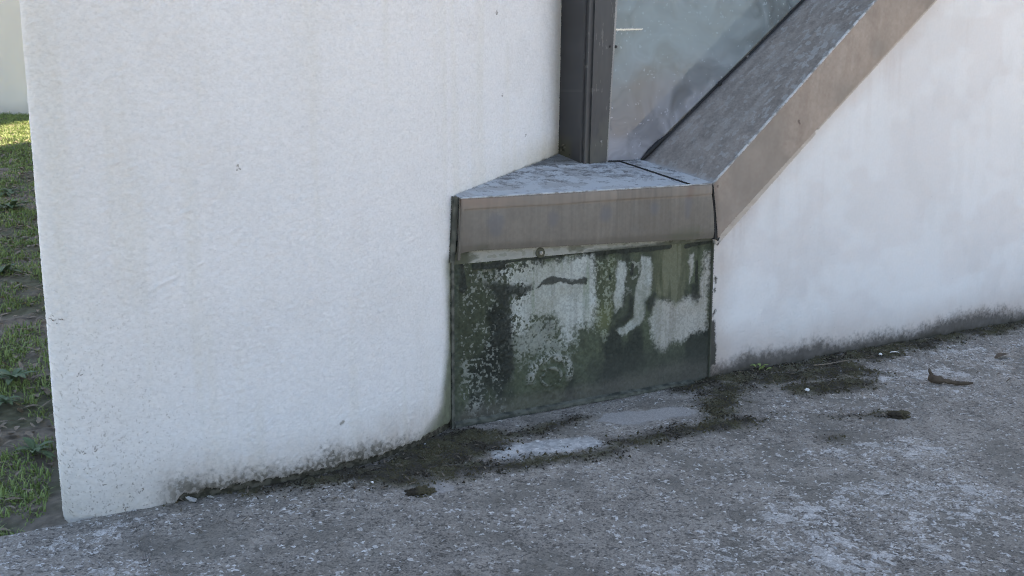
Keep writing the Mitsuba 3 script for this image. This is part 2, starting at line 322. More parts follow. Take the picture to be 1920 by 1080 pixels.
# stained panel
MAIN = [(.274, .663), (.325, .681), (.439, .693), (.739, .704), (.767, .617), (.767, .524), (.782, .428), (.736, .367), (.659, .366), (.638, .303), (.586, .319), (.569, .377), (.525, .452), (.44, .448), (.377, .41), (.315, .417), (.306, .531), (.397, .562), (.345, .601), (.284, .607)]
HALF = [(.304, .436), (.44, .448), (.525, .42), (.581, .32), (.636, .294), (.593, .243), (.441, .263), (.356, .238), (.309, .263)]
RIGHT = [(1.107, .46), (1.168, .443), (1.23, .432), (1.292, .45), (1.395, .447), (1.43, .654), (1.457, .653), (1.45, .272), (1.338, .254), (1.288, .225), (1.238, .236), (1.183, .198), (1.139, .209), (1.113, .272), (1.074, .365), (1.097, .392)]
STRIPS = [[(1.023, .68), (1.088, .672), (1.103, .586), (1.094, .49), (1.059, .455), (1.049, .378), (1.003, .325), (.932, .306), (.891, .338), (.931, .353), (.978, .386), (.999, .452), (1.003, .538), (1.019, .594)],
    [(.895, .667), (.935, .668), (.943, .601), (.933, .507), (.911, .451), (.877, .427), (.87, .485), (.882, .559)], [(1.325, .654), (1.356, .657), (1.35, .563), (1.333, .515)]]
OLIVE = [(1.099, .76), (1.319, .76), (1.325, .566), (1.315, .497), (1.255, .429), (1.168, .453), (1.125, .477), (1.103, .586)]
GREEN = [(.758, .693), (.877, .683), (.874, .56), (.865, .466), (.85, .353), (.817, .29), (.77, .363), (.784, .475)]
DRIP = [(.947, .667), (1.015, .661), (1.009, .547), (.993, .452), (.983, .395), (.931, .372), (.901, .395), (.94, .477)]
BLOT = [(.439, .586), (.471, .613), (.534, .619), (.61, .6), (.665, .604), (.698, .618), (.718, .599), (.704, .577), (.654, .582), (.578, .587), (.503, .584)]
DARKS = [[(.174, .624), (.274, .614), (.408, .603), (.418, .578), (.345, .556), (.294, .55), (.304, .48), (.274, .503), (.193, .592)], [(.203, .475), (.294, .483), (.304, .418), (.294, .356), (.212, .348), (.208, .421)], [(.268, .314), (.304, .309), (.32, .224), (.304, .171), (.258, .178)],
    [(1.347, .504), (1.397, .509), (1.414, .427), (1.382, .408), (1.343, .424)], [(1.053, .456), (1.124, .487), (1.126, .428), (1.085, .393)], [(.965, .50), (1.0, .48), (.983, .395), (.931, .372), (.905, .392), (.945, .42)]]
LINES = [(.78, .718, 1.20, .712, .012, .014), (.12, .715, .75, .724, .004, .003), (.12, .712, .26, .70, .016, .010), (1.30, .708, 1.47, .718, .012, .010), (.845, .585, .846, .60, .004, .006), (1.372, .62, 1.378, .52, .008, .012), (.975, .645, .97, .60, .006, .010), (.04, .73, .06, .62, .02, .02)]
def inside(x, y, pts, soft): return dr.clip(.5 - poly_sd(x, y, pts) / (2 * soft), 0, 1)
def panel_masks(s, z):
    w1, w2 = fbm(s * 16, z * 16, 3.0, 4) - .5, fbm(s * 16, z * 16, 11.0, 4) - .5
    sw, zw = s + .030 * w1, z + .040 * w2
    fine = fbm(s * 120, z * 120, 5.0, 3)
    med = fbm(s * 62, z * 62, 15.0, 4)
    leftness = smoothstep(.95, .55, s)
    g = (med * .55 + fine * .45 - .5) * 2
    def gritty(f, amt): return smoothstep(.26, .74, f + amt * g * smoothstep(0, .25, f) * smoothstep(1.15, .8, f))
    pale = gritty(inside(sw, zw, MAIN, .05 + .03 * smoothstep(.55, .35, z)), .35 + .85 * smoothstep(.46, .34, s))
    pale = dr.maximum(pale, gritty(inside(sw, zw, RIGHT, .045), .3))
    for q_ in STRIPS: pale = dr.maximum(pale, smoothstep(.26, .74, inside(s + .034 * w1, z + .05 * w2, q_, .022) + .20 * g) * .88)
    half = inside(sw, zw, HALF, .06)
    green = inside(s + .03 * w1, z + .03 * w2, GREEN, .016)
    olive = inside(s + .045 * w1, z + .05 * w2, OLIVE, .022)
    drip = smoothstep(.24, .76, inside(s + .03 * w1, z + .03 * w2, DRIP, .018) + .25 * g)
    black = smoothstep(.3, .7, inside(s + .034 * w1, z + .045 * w2, BLOT, .012) + .40 * g)
    for q_ in DARKS: black = dr.maximum(black, smoothstep(.25, .75, inside(s + .05 * w1, z + .05 * w2, q_, .032) + .4 * g))
    black = dr.maximum(black, smoothstep(.3, .7, caps(s + .016 * w1, z + .016 * w2, LINES, .007) + .45 * g))
    rd = dr.sqrt(dr.square((s - .51) * .85) + dr.square(z - .165)) + .022 * w1
    arcm = smoothstep(.026, .008, dr.abs(rd - .092)) * smoothstep(.12, .175, z + .04 * w2) + smoothstep(.010, .003, dr.abs(rd - .045)) * .6 * smoothstep(.35, .6, med)
    return w1, w2, fine, med, g, pale, half, green, olive, drip, black, arcm
def panel_color(p, n_, uv):
    s, n = SN(p); z = p.z
    w1, w2, fine, med, g, pale, half, green, olive, drip, black, arcm = panel_masks(s, z)
    tone = fbm(s * 8, z * 5, 2.0, 4)
    c = mix(mi.Color3f(.046, .052, .043), mi.Color3f(.094, .108, .074), smoothstep(.35, .66, tone)) * (.72 + .56 * fine)
    c = c * (.80 + .4 * med) * (.95 - .32 * smoothstep(.36, .24, s + .1 * w1) * smoothstep(.15, .25, z))
    lc = mi.Color3f(.27, .285, .255)
    # half-covered zone under the pale field, and small lichen flecks at the left
    c = mix(c, lc * (.75 + .5 * fine), smoothstep(.50, .66, half * .30 + med * .45 + fine * .38) * half * .8)
    lft = smoothstep(.36, .20, s + .10 * w1) * smoothstep(.02, .07, s)
    fl = smoothstep(.56, .72, fbm(s * 95, z * 95, 19.0, 3) * .7 + .3 * fbm(s * 14, z * 9, 29.0, 3) + .02)
    c = mix(c, lc * (.8 + .4 * fine), lft * fl * .7)
    c = mix(c, mi.Color3f(.30, .31, .285), caps(s + .06 * w1, z + .05 * w2, [(.105, .085, .125, .075, .035, .03), (.17, .66, .25, .64, .02, .02)], .03) * smoothstep(.45, .58, med * .6 + fine * .4) * .9)
    
    pc = mix(mi.Color3f(.42, .445, .42), mi.Color3f(.36, .375, .335), smoothstep(.35, .65, fbm(s * 6, z * 9, 6.0, 3))) * (.92 + .16 * fine)
    pc = mix(pc, mi.Color3f(.385, .365, .33), smoothstep(1.05, 1.2, s) * .6)
    pc = mix(pc, mi.Color3f(.22, .235, .205), smoothstep(.60, .72, fine * .5 + med * .5) * smoothstep(.8, .35, s) * .8)
    run = smoothstep(.5, .7, fbm(s * 40, z * 2.5, 33.0, 3))
    pc = pc * (1 - .16 * run)
    c = mix(c, pc, dr.clip(pale, 0, 1) * (.80 + .2 * smoothstep(.35, .6, fine)))
    gc = mix(mi.Color3f(.085, .096, .062), mi.Color3f(.24, .26, .205), smoothstep(.47, .60, med * .5 + fine * .5))
    c = mix(c, mix(gc, mi.Color3f(.17, .185, .085), smoothstep(.52, .40, z) * smoothstep(.30, .4, z) * .5), green * .9)
    oc = mix(mi.Color3f(.096, .102, .068), mi.Color3f(.158, .163, .112), smoothstep(.35, .66, fbm(s * 34, z * 5, 4.0, 4))) * (.85 + .3 * fine)
    c = mix(c, oc, olive * .92)
    c = mix(c, mix(mi.Color3f(.072, .082, .060), lc, smoothstep(.56, .66, med) * smoothstep(.42, .6, z) * .7) * (.8 + .4 * fine), drip * .93)
    c = mix(c, mi.Color3f(.038, .042, .036) * (.7 + .6 * fine), black * .90)
    runs = smoothstep(.56, .74, fbm(s * 46, z * 2.2, 43.0, 3)) * smoothstep(.30, .62, z + .25 * (fbm(s * 20, 0, 3.0, 2) - .5))
    c = mix(c, c * mi.Color3f(.55, .62, .50), runs * .6)
    lowd = smoothstep(.26, .15, z + .03 * w2) * smoothstep(.6, .8, s + .1 * w1)
    c = mix(c, mi.Color3f(.062, .067, .058) * (.8 + .4 * fine), lowd * .6)
    silt = smoothstep(.125, .05, z + .04 * w2 - .03 * smoothstep(.8, 1.3, s)) * (.45 + .55 * fbm(s * 5, z * 22, 13.0, 3))
    c = mix(c, mi.Color3f(.125, .120, .104) * (.8 + .4 * fine), silt * .8)
    c = mix(c, mi.Color3f(.058, .072, .058), smoothstep(.030, .012, z + .02 * w2) * .5)
    c = mix(c, mi.Color3f(.30, .31, .28) * (.75 + .5 * fine), dr.clip(arcm, 0, 1) * smoothstep(.38, .54, med * .5 + fine * .5) * .9)
    c = c * (1 - .12 * smoothstep(.075, .05, dr.sqrt(dr.square((s - .51) * .85) + dr.square(z - .150)) + .03 * w1) * (1 - dr.clip(arcm, 0, 1)))
    return mix(c, mi.Color3f(.082, .098, .075) * (.8 + .4 * fine), smoothstep(.050, .02, s + .05 * w1) * .6)
scene['panel_mat'] = rough_mat(panel_color, .95, .12)
sp_ = np.arange(.006, 1.470, .0045); zp_ = np.arange(-.03, .742, .0045)
SP, ZP = np.meshgrid(sp_, zp_)
def panel_h(s, z):
    w1, w2, fine, med, g, pale, half, green, olive, drip, black, arcm = panel_masks(s, z)
    rough = (1 - pale) * (1 - .7 * olive) * smoothstep(1.2, .6, s)
    return rough * (med - .4) * .010 + .005 * black * fine + .002 * (fine - .5) * (1 - pale) + .012 * arcm * (.4 + fine) + .016 * smoothstep(.13, .03, dr.sqrt(dr.square((s - .51) * .85) + dr.square(z - .165))) * (.6 + .8 * med) + .004 * (fbm(s * 3, z * 3, 1.0, 2) - .5)
DP = ev(panel_h, SP, ZP)
put('sloping_wall__panel', grid(W(SP, DP - .004, ZP)), 'panel_mat', True)
lab('sloping_wall__panel', 'pale board streaked with dark green algae and black mould')
# batten behind the fascia's lower edge, joint beads and bottom strip
def batten_color(p, n_, uv):
    s, n = SN(p); z = p.z
    f = fbm(s * 30, z * 60, 3.0, 3)
    c = mi.Color3f(.31, .315, .285) * (.8 + .4 * f)
    c = mix(c, mi.Color3f(.12, .125, .095), smoothstep(.50, .68, fbm(s * 11, z * 24, 51.0, 4)) * .8)
    c = mix(c, mi.Color3f(.06, .065, .05), smoothstep(.745, .728, z + .02 * (f - .5)) * smoothstep(.65, .8, s) * .9)
    c = mix(c, mi.Color3f(.055, .060, .048) * (.7 + .6 * f), smoothstep(.105, .075, s + .03 * (f - .5)))
    g = caps(s + .03 * (f - .5), z, [(1.235, .75, 1.235, .70, .07, .09), (.03, .75, .06, .74, .045, .03)], .03)
    return mix(c, mi.Color3f(.085, .092, .062), dr.clip(g + .5 * smoothstep(.55, .65, f), 0, 1) * .8 * smoothstep(.0, .5, g + .5) + 0)
scene['batten_mat'] = rough_mat(batten_color, .7)
put('sloping_wall__batten', prism([(.012, .729), (1.475, .722), (1.475, .775), (.012, .83)], -.01, .003), 'batten_mat')
lab('sloping_wall__batten', 'pale strip under the ledge fascia')
def strip_color(p, n_, uv):
    f = fbm(p.x * 30, p.y * 30, p.z * 30, 3)
    return mix(mi.Color3f(.045, .050, .042), mi.Color3f(.13, .135, .112), smoothstep(.3, .7, f))
scene['strip_mat'] = rough_mat(strip_color, .6)
put('sloping_wall__joint_strip', prism([(-.008, -.02), (.005, -.02), (.012, .76), (-.001, .76)], -.01, .012), 'strip_mat')
put('sloping_wall__joint_strip', prism([(1.469, -.02), (1.477, -.02), (1.471, .735), (1.465, .735)], -.01, .009), 'batten_mat')
bs = np.linspace(.01, 1.36, 60)
wob = .004 * meshkit.fbm(np.stack([bs * 9, bs * 0, bs * 0], -1), 3)
v = []
for k, s_ in enumerate(bs):
    o = .012 + wob[k] + (.012 * math.exp(-((s_ - .95) / .2) ** 2)) + .012 * max(0, (s_ - 1.2) / .16) ** 2
    t_ = .016 - .004 * (s_ > 1.0)
    v.append(W([s_] * 4, [-.004, o, o, -.004], [.0, .0 + wob[k] * 2, t_ + wob[k] * 2, t_ + .012]))
v = np.array(v)
vv = np.concatenate([v, v[:, :1]], 1)
put('sloping_wall__bottom_strip', grid(vv, True), 'strip_mat', 30)
lab('sloping_wall__bottom_strip', 'thin greenish strip bent away from the foot of the panel')
# bolt with its round washer
def lathe(pr, s, n, z):
    m = trimesh.creation.revolve(np.array(pr), sections=20)
    v = m.vertices
    return trimesh.Trimesh(W(s + v[:, 0], n + v[:, 2], z + v[:, 1]), m.faces, process=False)
scene['rust_mat'] = flat_mat((.075, .078, .055), .7)
scene['bolt_mat'] = flat_mat((.30, .29, .25), .5)
b = put('sloping_wall__bolt', lathe([(0, 0), (.024, 0), (.024, .004), (.020, .007), (.012, .007), (0, .008)], .451, .003, .745), 'rust_mat', 40)
put('sloping_wall__bolt__head', lathe([(0, 0), (.009, 0), (.009, .005), (.006, .007), (0, .007)], .451, .0105, .745), 'bolt_mat', 40)
put('sloping_wall__bolt', lathe([(0, 0), (.010, 0), (.009, .005), (0, .006)], 1.20, .003, .742), 'rust_mat', 40)

# ------------------------------------------------------------------ copings
def dust_top(p, n_, uv):
    s, n = SN(p)
    gr = fbm(s * 24 + 3 * n, n * 34 - s * 5, 3.0, 5)
    f = fbm(s * 90, n * 90, 5.0, 3)
    d = smoothstep(.34, .66, gr * .62 + .38 * f + .16 * smoothstep(-.25, .02, n) + .05)
    edge = smoothstep(.0, .02, n)
    c = mix(mi.Color3f(.135, .140, .150), mi.Color3f(.37, .395, .42), dr.clip(d + edge * .5, 0, 1))
    c = mix(c, mi.Color3f(.17, .16, .15), smoothstep(.5, .7, fbm(s * 11, n * 11, 9.0, 3)) * .35)
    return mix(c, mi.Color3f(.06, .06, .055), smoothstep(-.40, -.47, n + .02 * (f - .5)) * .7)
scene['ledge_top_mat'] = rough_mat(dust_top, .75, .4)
def slope_top_color(p, n_, uv):
    s, n = SN(p)
    l = s * 1.307                                           # along the slope
    f = fbm(l * 110, n * 110, 2.0, 3); st = fbm(l * 14 + fbm(l * 8, n * 8, 5.0, 2), n * 34, 3.0, 5)
    g = .215 + .12 * (st - .5) + .09 * (f - .5) + .03 * (fbm(l * 2, n * 3, 6.0, 3) - .5)
    c = mi.Color3f(g * 1.07, g, g * .95)
    ed = smoothstep(-.30, .0, n) * .5 + .5 * smoothstep(2.0, 3.2, l)
    sm = smoothstep(.66 - .06 * ed, .80 - .06 * ed, fbm(l * 26, n * 46, 4.0, 3) + .10 * f)
    c = mix(c, mi.Color3f(.40, .43, .45), sm * (.18 + .35 * ed))
    pt = smoothstep(.50, .72, fbm(l * 5, n * 9, 12.0, 4) * .6 + st * .4)
    c = mix(c, mi.Color3f(.30, .315, .32), pt * .35 * (.3 + ed))
    c = mix(c, mi.Color3f(.34, .375, .42), smoothstep(.035, .0, s - 1.424 + .157 * (.03 - n) + .03 * (f - .5)) * .6)
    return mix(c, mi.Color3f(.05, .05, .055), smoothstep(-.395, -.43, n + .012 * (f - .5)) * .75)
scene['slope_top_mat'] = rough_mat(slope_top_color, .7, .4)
def fascia_color(p, n_, uv):
    s, n = SN(p); z = p.z
    v = fbm(s * 55, z * 3, 3.0, 4); f = fbm(s * 80, z * 80, 4.0, 3)
    c = mix(mi.Color3f(.145, .130, .112), mi.Color3f(.195, .180, .158), v) * (.9 + .2 * f)
    zr = (z - .757 + .01 * s) / .25                          # 0 at the lower edge, 1 at the top
    c = mix(c, mi.Color3f(.232, .196, .165), smoothstep(.80, .84, zr) * (.35 + .4 * v))
    bl = fbm(s * 5, z * 7, 77.0, 4)
    c = c * (.80 + .4 * bl)
    c = mix(c, mi.Color3f(.10, .095, .085), smoothstep(.58, .76, fbm(s * 30, z * 1.6, 78.0, 4)) * .25)
    c = c * .93
    c = mix(c, mi.Color3f(.235, .165, .125), smoothstep(.80, .96, zr + .1 * (v - .5)) * smoothstep(.42, .1, s) * .55)
    oil = caps(s, z + .012 * (f - .5), [(.205, .90, .205, .87, .042, .030), (.50, .905, .50, .888, .027, .024), (.79, .905, .785, .893, .034, .03), (1.07, .915, 1.07, .905, .024, .022), (1.275, .93, 1.272, .86, .024, .012)], .016)
    c = mix(c, mi.Color3f(.105, .112, .135), oil * .5)
    c = mix(c, mi.Color3f(.15, .095, .075), caps(s, z, [(1.285, .995, 1.28, .96, .02, .015)], .02) * .5)
    lo = smoothstep(.30, .0, zr + .2 * (fbm(s * 8, z * 8, 5.0, 3) - .5))
    c = mix(c, mi.Color3f(.115, .108, .088), lo * .55)
    c = mix(c, mi.Color3f(.09, .095, .065), caps(s + .05 * (f - .5), z, [(1.2, .76, 1.33, .775, .03, .03), (.10, .77, .15, .79, .02, .02)], .03) * .6)
    return mix(c, mi.Color3f(.09, .085, .07), smoothstep(.05, .02, s + .01 * (f - .5)) * .6)
scene['fascia_mat'] = rough_mat(fascia_color, .55, .45)
def slope_fascia_color(p, n_, uv):
    s, n = SN(p); z = p.z
    f = fbm(s * 70, z * 70, 4.0, 3); v = fbm(s * 30 - z * 4, z * 5, 3.0, 4)
    c = mix(mi.Color3f(.265, .215, .182), mi.Color3f(.325, .275, .235), v) * (.88 + .24 * f)
    c = mix(c, mi.Color3f(.205, .185, .165), smoothstep(.4, .65, fbm(s * 3, z * 3, 8.0, 3)) * .6)
    c = c * (.82 + .36 * fbm(s * 7, z * 7, 79.0, 4))
    c = mix(c, mi.Color3f(.12, .10, .085), smoothstep(.04, .0, s - 1.43 - .1 * (1.0 - z)) * .5)
    return mix(c, mi.Color3f(.10, .07, .055), caps(s, z, [(1.455, .995, 1.455, .995, .006, .006), (1.98, 1.30, 1.99, 1.285, .007, .004)], .005) * .8)
scene['slope_fascia_mat'] = rough_mat(slope_fascia_color, .6, .4)
scene['edge_dust_mat'] = rough_mat(lambda p, n_, uv: mix(mi.Color3f(.22, .22, .22), mi.Color3f(.47, .50, .53), smoothstep(.3, .6, fbm(p.x * 40, p.y * 40, p.z * 40, 3))), .7)
scene['gasket_mat'] = flat_mat((.022, .023, .025), .6)
KL = .18
def ledge_z(n): return FZ + KL * (.03 - n)
# ledge top sheet (gently dented)
LS, LN = np.meshgrid(np.linspace(.035, 1.30, 180), np.linspace(.030, -.85, 130))
def dent(s, n): return .005 * (fbm(s * 6, n * 6, 3.0, 3) - .5)
LZ = ledge_z(LN) + ev(dent, LS, LN) * np.clip((.03 - LN) / .05, 0, 1) + .008 * np.clip((1.424 - LS) / 1.4, 0, 1)
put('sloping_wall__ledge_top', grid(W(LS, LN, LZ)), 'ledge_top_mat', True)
lab('sloping_wall__ledge_top', 'dusty blue-grey sheet metal top of the ledge')
# overlapping mitre piece of the ledge
MS, MT = np.meshgrid(np.linspace(0, 1, 30), np.linspace(0, 1, 70))
mn = .031 - MT * .78
ms0 = 1.290 + .105 * ((.03 - mn) / .46) * -.75 * 0 - .155 * (.03 - mn)
ms1 = 1.424 - .157 * (.03 - mn)
mss = ms0 + (ms1 - ms0) * MS
put('sloping_wall__ledge_mitre', grid(W(mss, mn, ledge_z(mn) + .006 + .002 * MS)), 'ledge_top_mat', True)
put('sloping_wall__ledge_seam', tube(W(np.linspace(1.290, 1.29 - .155 * .49, 8), np.linspace(.034, -.45, 8), ledge_z(np.linspace(.034, -.45, 8)) + .004), .0045), 'gasket_mat', True)
# ledge fascia and its overlapping lip
fs = np.linspace(.030, 1.445, 90); fz = np.linspace(0, 1, 24)
FSg, FTg = np.meshgrid(fs, fz)
lowz = .788 - .050 * FSg / 1.44 - .010 * np.clip((.09 - FSg) / .05, 0, 1)
FZg = lowz + FTg * (1.013 - .006 * FSg - lowz)
bow = .009 * np.sin(np.pi * FTg) * ev(lambda s, z: fbm(s * 4, z * 4, 2.0, 2), FSg, FZg) - .006 * np.clip((.12 - FTg) / .12, 0, 1)
FSg = FSg + (1 - FTg) * np.clip((FSg - 1.3) / .145, 0, 1) * .018
FSg = FSg - (1 - FTg) * np.clip((.15 - FSg) / .12, 0, 1) * .014 - FTg * np.clip((FSg - 1.3) / .145, 0, 1) * .030 * np.where(FTg > -1, 1, 0)
put('sloping_wall__ledge_fascia', grid(np.concatenate([W(FSg[:1], .006, FZg[:1]), W(FSg, .030 + bow, FZg)])), 'fascia_mat', 40)
lab('sloping_wall__ledge_fascia', 'grey-brown metal front of the ledge with faint bluish blotches')
ls = np.linspace(.034, 1.418, 80)
def lip_lo(s): return .966 - .006 * s / 1.4 + .0015 * np.sin(s * 9)
lipv = np.stack([W(ls, .039, lip_lo(ls)), W(ls, .0405, lip_lo(ls) + .006), W(ls, .039, 1.006 - .006 * ls / 1.4), W(ls, .034, 1.0135 - .006 * ls / 1.4), W(ls, .026, 1.016 - .006 * ls / 1.4)])
put('sloping_wall__ledge_lip', grid(lipv), 'fascia_mat', True)
put('sloping_wall__ledge_edge', tube(W(ls, .0345, 1.0155 - .006 * ls / 1.4), .0042), 'edge_dust_mat', True)
put('sloping_wall__end_cap', prism([(-.012, .742), (.010, .742), (.034, 1.018), (.012, 1.022)], -.06, .020), 'strip_mat')
put('sloping_wall__end_cap', prism([(.016, .752), (.027, .752), (.050, 1.014), (.040, 1.014)], .030, .0375), 'fascia_mat')
# sloping coping
GB = np.array([1.354, 1.089]); 
def back_z(s): return GB[1] + (s - GB[0]) * (1.941 - 1.089) / (2.465 - 1.354)
ks = np.linspace(0, 1, 260) ** 1.4 * 6.2
CT, CKn = np.meshgrid(np.linspace(0, 1, 60), np.linspace(0, 1, 260), indexing='ij')
CK = np.broadcast_to(ks[None], CT.shape)
s_f, z_f = FS + CK, slope_z(FS + CK); s_b, z_b = 1.354 + CK, back_z(1.354 + CK)
CSs = s_f + (s_b - s_f) * CT; CZ = z_f + (z_b - z_f) * CT
CN_ = .030 - CT * .475
CZ = CZ + ev(dent, CK, CN_) * .8 * np.clip(CT * 8, 0, 1) + .012 * np.exp(-CK / .03) * 0
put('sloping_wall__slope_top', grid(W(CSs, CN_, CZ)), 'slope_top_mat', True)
lab('sloping_wall__slope_top', 'weathered grey metal top of the sloping coping')
fk = np.linspace(0, 6.2, 140)
top_s, top_z = FS + fk, slope_z(FS + fk) - .004
low_s = 1.461 + fk * 1.02; low_zz = low_z(low_s)
tq = np.linspace(0, 1, 16)[:, None]
SFs = top_s + (low_s - top_s) * (1 - tq); SFz = top_z + (low_zz - top_z) * (1 - tq)
SFn = .036 + .004 * np.sin(np.pi * tq) * ev(lambda s: fbm(s * 3, 0, 2.0, 2), fk)[None] + 0 * SFs
SFs[:, 0] += np.linspace(.008, .004, 16)
put('sloping_wall__slope_fascia', grid(np.concatenate([W(SFs[:1], .004, SFz[:1]), W(SFs, SFn, SFz)])), 'slope_fascia_mat', 40)
lab('sloping_wall__slope_fascia', 'taupe metal front of the sloping coping')
put('sloping_wall__slope_edge', tube(W(FS + fk, .034, slope_z(FS + fk) + .001), .0065), 'edge_dust_mat', True)
# drip strips under the sloping fascia, two lengths
def drip(s0, s1, w0, w1, nn):
    s = np.linspace(s0, s1, 60); w = np.linspace(w0, w1, 60) + .003 * meshkit.fbm(np.stack([s * 12, s * 0, s * 0], -1), 3)
    a, b_ = low_z(s) + .004, low_z(s) - w
    return grid(np.stack([W(s + .01, 0.0, b_), W(s + .01, nn, b_), W(s, nn + .003, a), W(s, 0.0, a + .02)]))
scene['drip_mat'] = rough_mat(lambda p, n_, uv: mix(mi.Color3f(.36, .32, .28), mi.Color3f(.54, .50, .455), fbm(p.x * 22, p.y * 22, p.z * 40, 4)), .8)
put('sloping_wall__drip_strip', drip(1.49, 2.115, .044, .026, .020), 'drip_mat', 30)
put('sloping_wall__drip_strip', drip(2.14, 6.5, .022, .026, .014), 'drip_mat', 30)
put('sloping_wall__joint_gap', prism([(1.452, .735), (1.478, .722), (1.482, .745), (1.434, 1.0), (1.426, 1.0)], .005, .0335), 'gasket_mat')
lab('sloping_wall__joint_gap', 'open dark joint between ledge and sloping coping')
put('sloping_wall__corner_tab', hexa(np.concatenate([W([1.470, 1.500, 1.475, 1.455], .012, [.705, .728, .742, .730]), W([1.470, 1.500, 1.475, 1.455], .026, [.705, .728, .742, .730])])), 'drip_mat')

# ------------------------------------------------------------------ window
GN = -.43
def post_color(p, n_, uv):
    s, n = SN(p); z = p.z
    f = fbm(s * 60, z * 12, 3.0, 4)
    c = mi.Color3f(.052, .054, .058) * (.85 + .3 * f)
    c = mix(c, mi.Color3f(.080, .082, .070), smoothstep(.50, .75, fbm(s * 20, z * 7, 5.0, 4)) * smoothstep(1.7, 1.1, z) * .8)
    sc = smoothstep(.74, .80, fbm(s * 90, z * 22, 13.0, 3)) * .35
    c = mix(c, mi.Color3f(.2, .2, .19), sc)
    return mix(c, mi.Color3f(.075, .075, .05), smoothstep(1.25, 1.12, z + .1 * (f - .5)) * smoothstep(-.50, -.56, n) * .9)
scene['post_mat'] = rough_mat(post_color, .5, .5)
zt_ = 4.6
def lean(s0, s1): return lambda z: s0 + (s1 - s0) * (z - 1.09) / (1.893 - 1.09)
c0, c1, c2 = lean(.982, 1.001), lean(1.123, 1.163), lean(1.123, 1.170)
def postbox(sa, sb, na, nb, z0=1.06, z1=zt_):
    q = lambda z: W([sa(z), sb(z), sb(z), sa(z)], [na, na, nb, nb], z)
    return hexa(np.concatenate([q(z0), q(z1)]))
put('window__post', postbox(lambda z: c0(z) + .004, c1, -.62, GN), 'post_mat')
lab('window__post', 'broad dark grey metal post at the left of the glass')
put('window__post_fin', postbox(lambda z: c0(z) + .030, lambda z: c0(z) + .036, GN - .01, GN + .012), 'post_mat')
put('window__post_side', postbox(lambda z: c0(z) - .012, lambda z: c0(z) + .002, -.70, GN - .016), 'post_mat')
put('window__post_fillet', postbox(lambda z: c0(z) + .0, lambda z: c0(z) + .010, GN - .012, GN + .006), 'post_mat')
scene['bead_mat'] = rough_mat(lambda p, n_, uv: mix(mi.Color3f(.16, .165, .17), mi.Color3f(.34, .34, .33), fbm(p.x * 30, p.y * 30, p.z * 9, 3)), .4, .5)
put('window__glazing_bead', postbox(lambda z: c1(z) + .002, lambda z: c1(z) + .010 + .022 * np.clip((z - 1.09) / .8, 0, 1), -.46, GN - .004), 'bead_mat')
lab('window__glazing_bead', 'thin light grey glazing bead between post and glass')
scene['sealant_mat'] = rough_mat(lambda p, n_, uv: mix(mi.Color3f(.03, .03, .022), mi.Color3f(.13, .125, .095), smoothstep(.4, .7, fbm(p.x * 60, p.y * 60, p.z * 60, 3))), .9)
def blob(s, n, z, r, seed, sc3=(1, 1, 1)):
    m = stone(1, seed, 1.0, 3, .6); v = m.vertices * r * np.array(sc3)
    return trimesh.Trimesh(W(s + v[:, 0], n + v[:, 1], z + v[:, 2]), m.faces[:, ::-1], process=False)
put('window__sealant', trimesh.util.concatenate([blob(.985, -.60, 1.165, .045, 1, (.35, .9, 1.1)), blob(.985, -.54, 1.135, .035, 2, (.35, 1, .9)), blob(.985, -.62, 1.22, .03, 3, (.3, .8, 1.2))]), 'sealant_mat', True)
lab('window__sealant', 'lumpy dirty sealant at the foot of the post')
put('window__sealant', tube(W(np.full(30, .999), -.632 + .004 * np.random.default_rng(3).random(30), np.linspace(1.10, 2.3, 30)), .007), 'sealant_mat', True)
# glass pane following the slope, a film of dirt with reflections painted in
def film(p, n_, uv):
    s, n = SN(p); z = p.z
    d = (z - 1.089) - (s - 1.354) * .767
    w = fbm(s * 3, z * 3, 2.0, 3) - .5
    w3 = fbm(s * 4, z * 4, 32.0, 3) - .5
    sw = fbm(s * 4 + 5 * w, z * 6 + 5 * w3, 4.0, 4)
    f = .53 + .70 * (sw - .5) + .10 * smoothstep(1.5, 1.15, z)
    spk = smoothstep(.80, .86, fbm(s * 60, z * 60, 8.0, 2)) * .5
    f = f + spk - .13 * caps(s + .10 * w, z + .1 * w3, [(1.60, 1.38, 1.80, 1.58, .05, .05)], .05)  # capsule thins the film: a dark reflection painted in near the slope
    return dr.clip(f + .12 * smoothstep(.03, .0, d), 0, .9)
scene['glass_mat'] = {'type': 'blendbsdf', 'weight': mikit.proc(film),
    'a': {'type': 'thindielectric', 'int_ior': 1.6, 'ext_ior': 1.0},
    'b': {'type': 'twosided', 'b': {'type': 'diffuse', 'reflectance': mikit.proc(lambda p, n_, uv: mix(mi.Color3f(.42, .43, .48), mi.Color3f(.35, .42, .45), smoothstep(1.2, 1.75, p.z + .25 * (fbm(p.x * 4, p.y * 4, p.z * 4, 3) - .5))))}}}  # dust tint carries painted reflections: ledge lavender below, sky teal above
pane = [(1.10, 1.10), (1.352, 1.10), (1.352 + (zt_ - 1.10) / .767, zt_), (c1(zt_), zt_)]
pv = np.array(pane)
put('window__pane', trimesh.Trimesh(W(pv[:, 0], -.448, pv[:, 1]), [[0, 1, 2], [0, 2, 3]], process=False), 'glass_mat')
lab('window__pane', 'grimy bluish glass pane cut to the slope')
gs = np.linspace(1.35, 6.0, 40)
put('window__gasket', tube(W(gs, -.437, back_z(gs) + .003 + .004 * np.sin(gs * 11)), .007), 'gasket_mat', True)
put('window__gasket', hexa(np.concatenate([W([1.126, 1.36, 1.36, 1.126], -.436, [1.075, 1.075, 1.097, 1.103]), W([1.126, 1.36, 1.36, 1.126], -.475, [1.075, 1.075, 1.097, 1.103])])), 'gasket_mat')
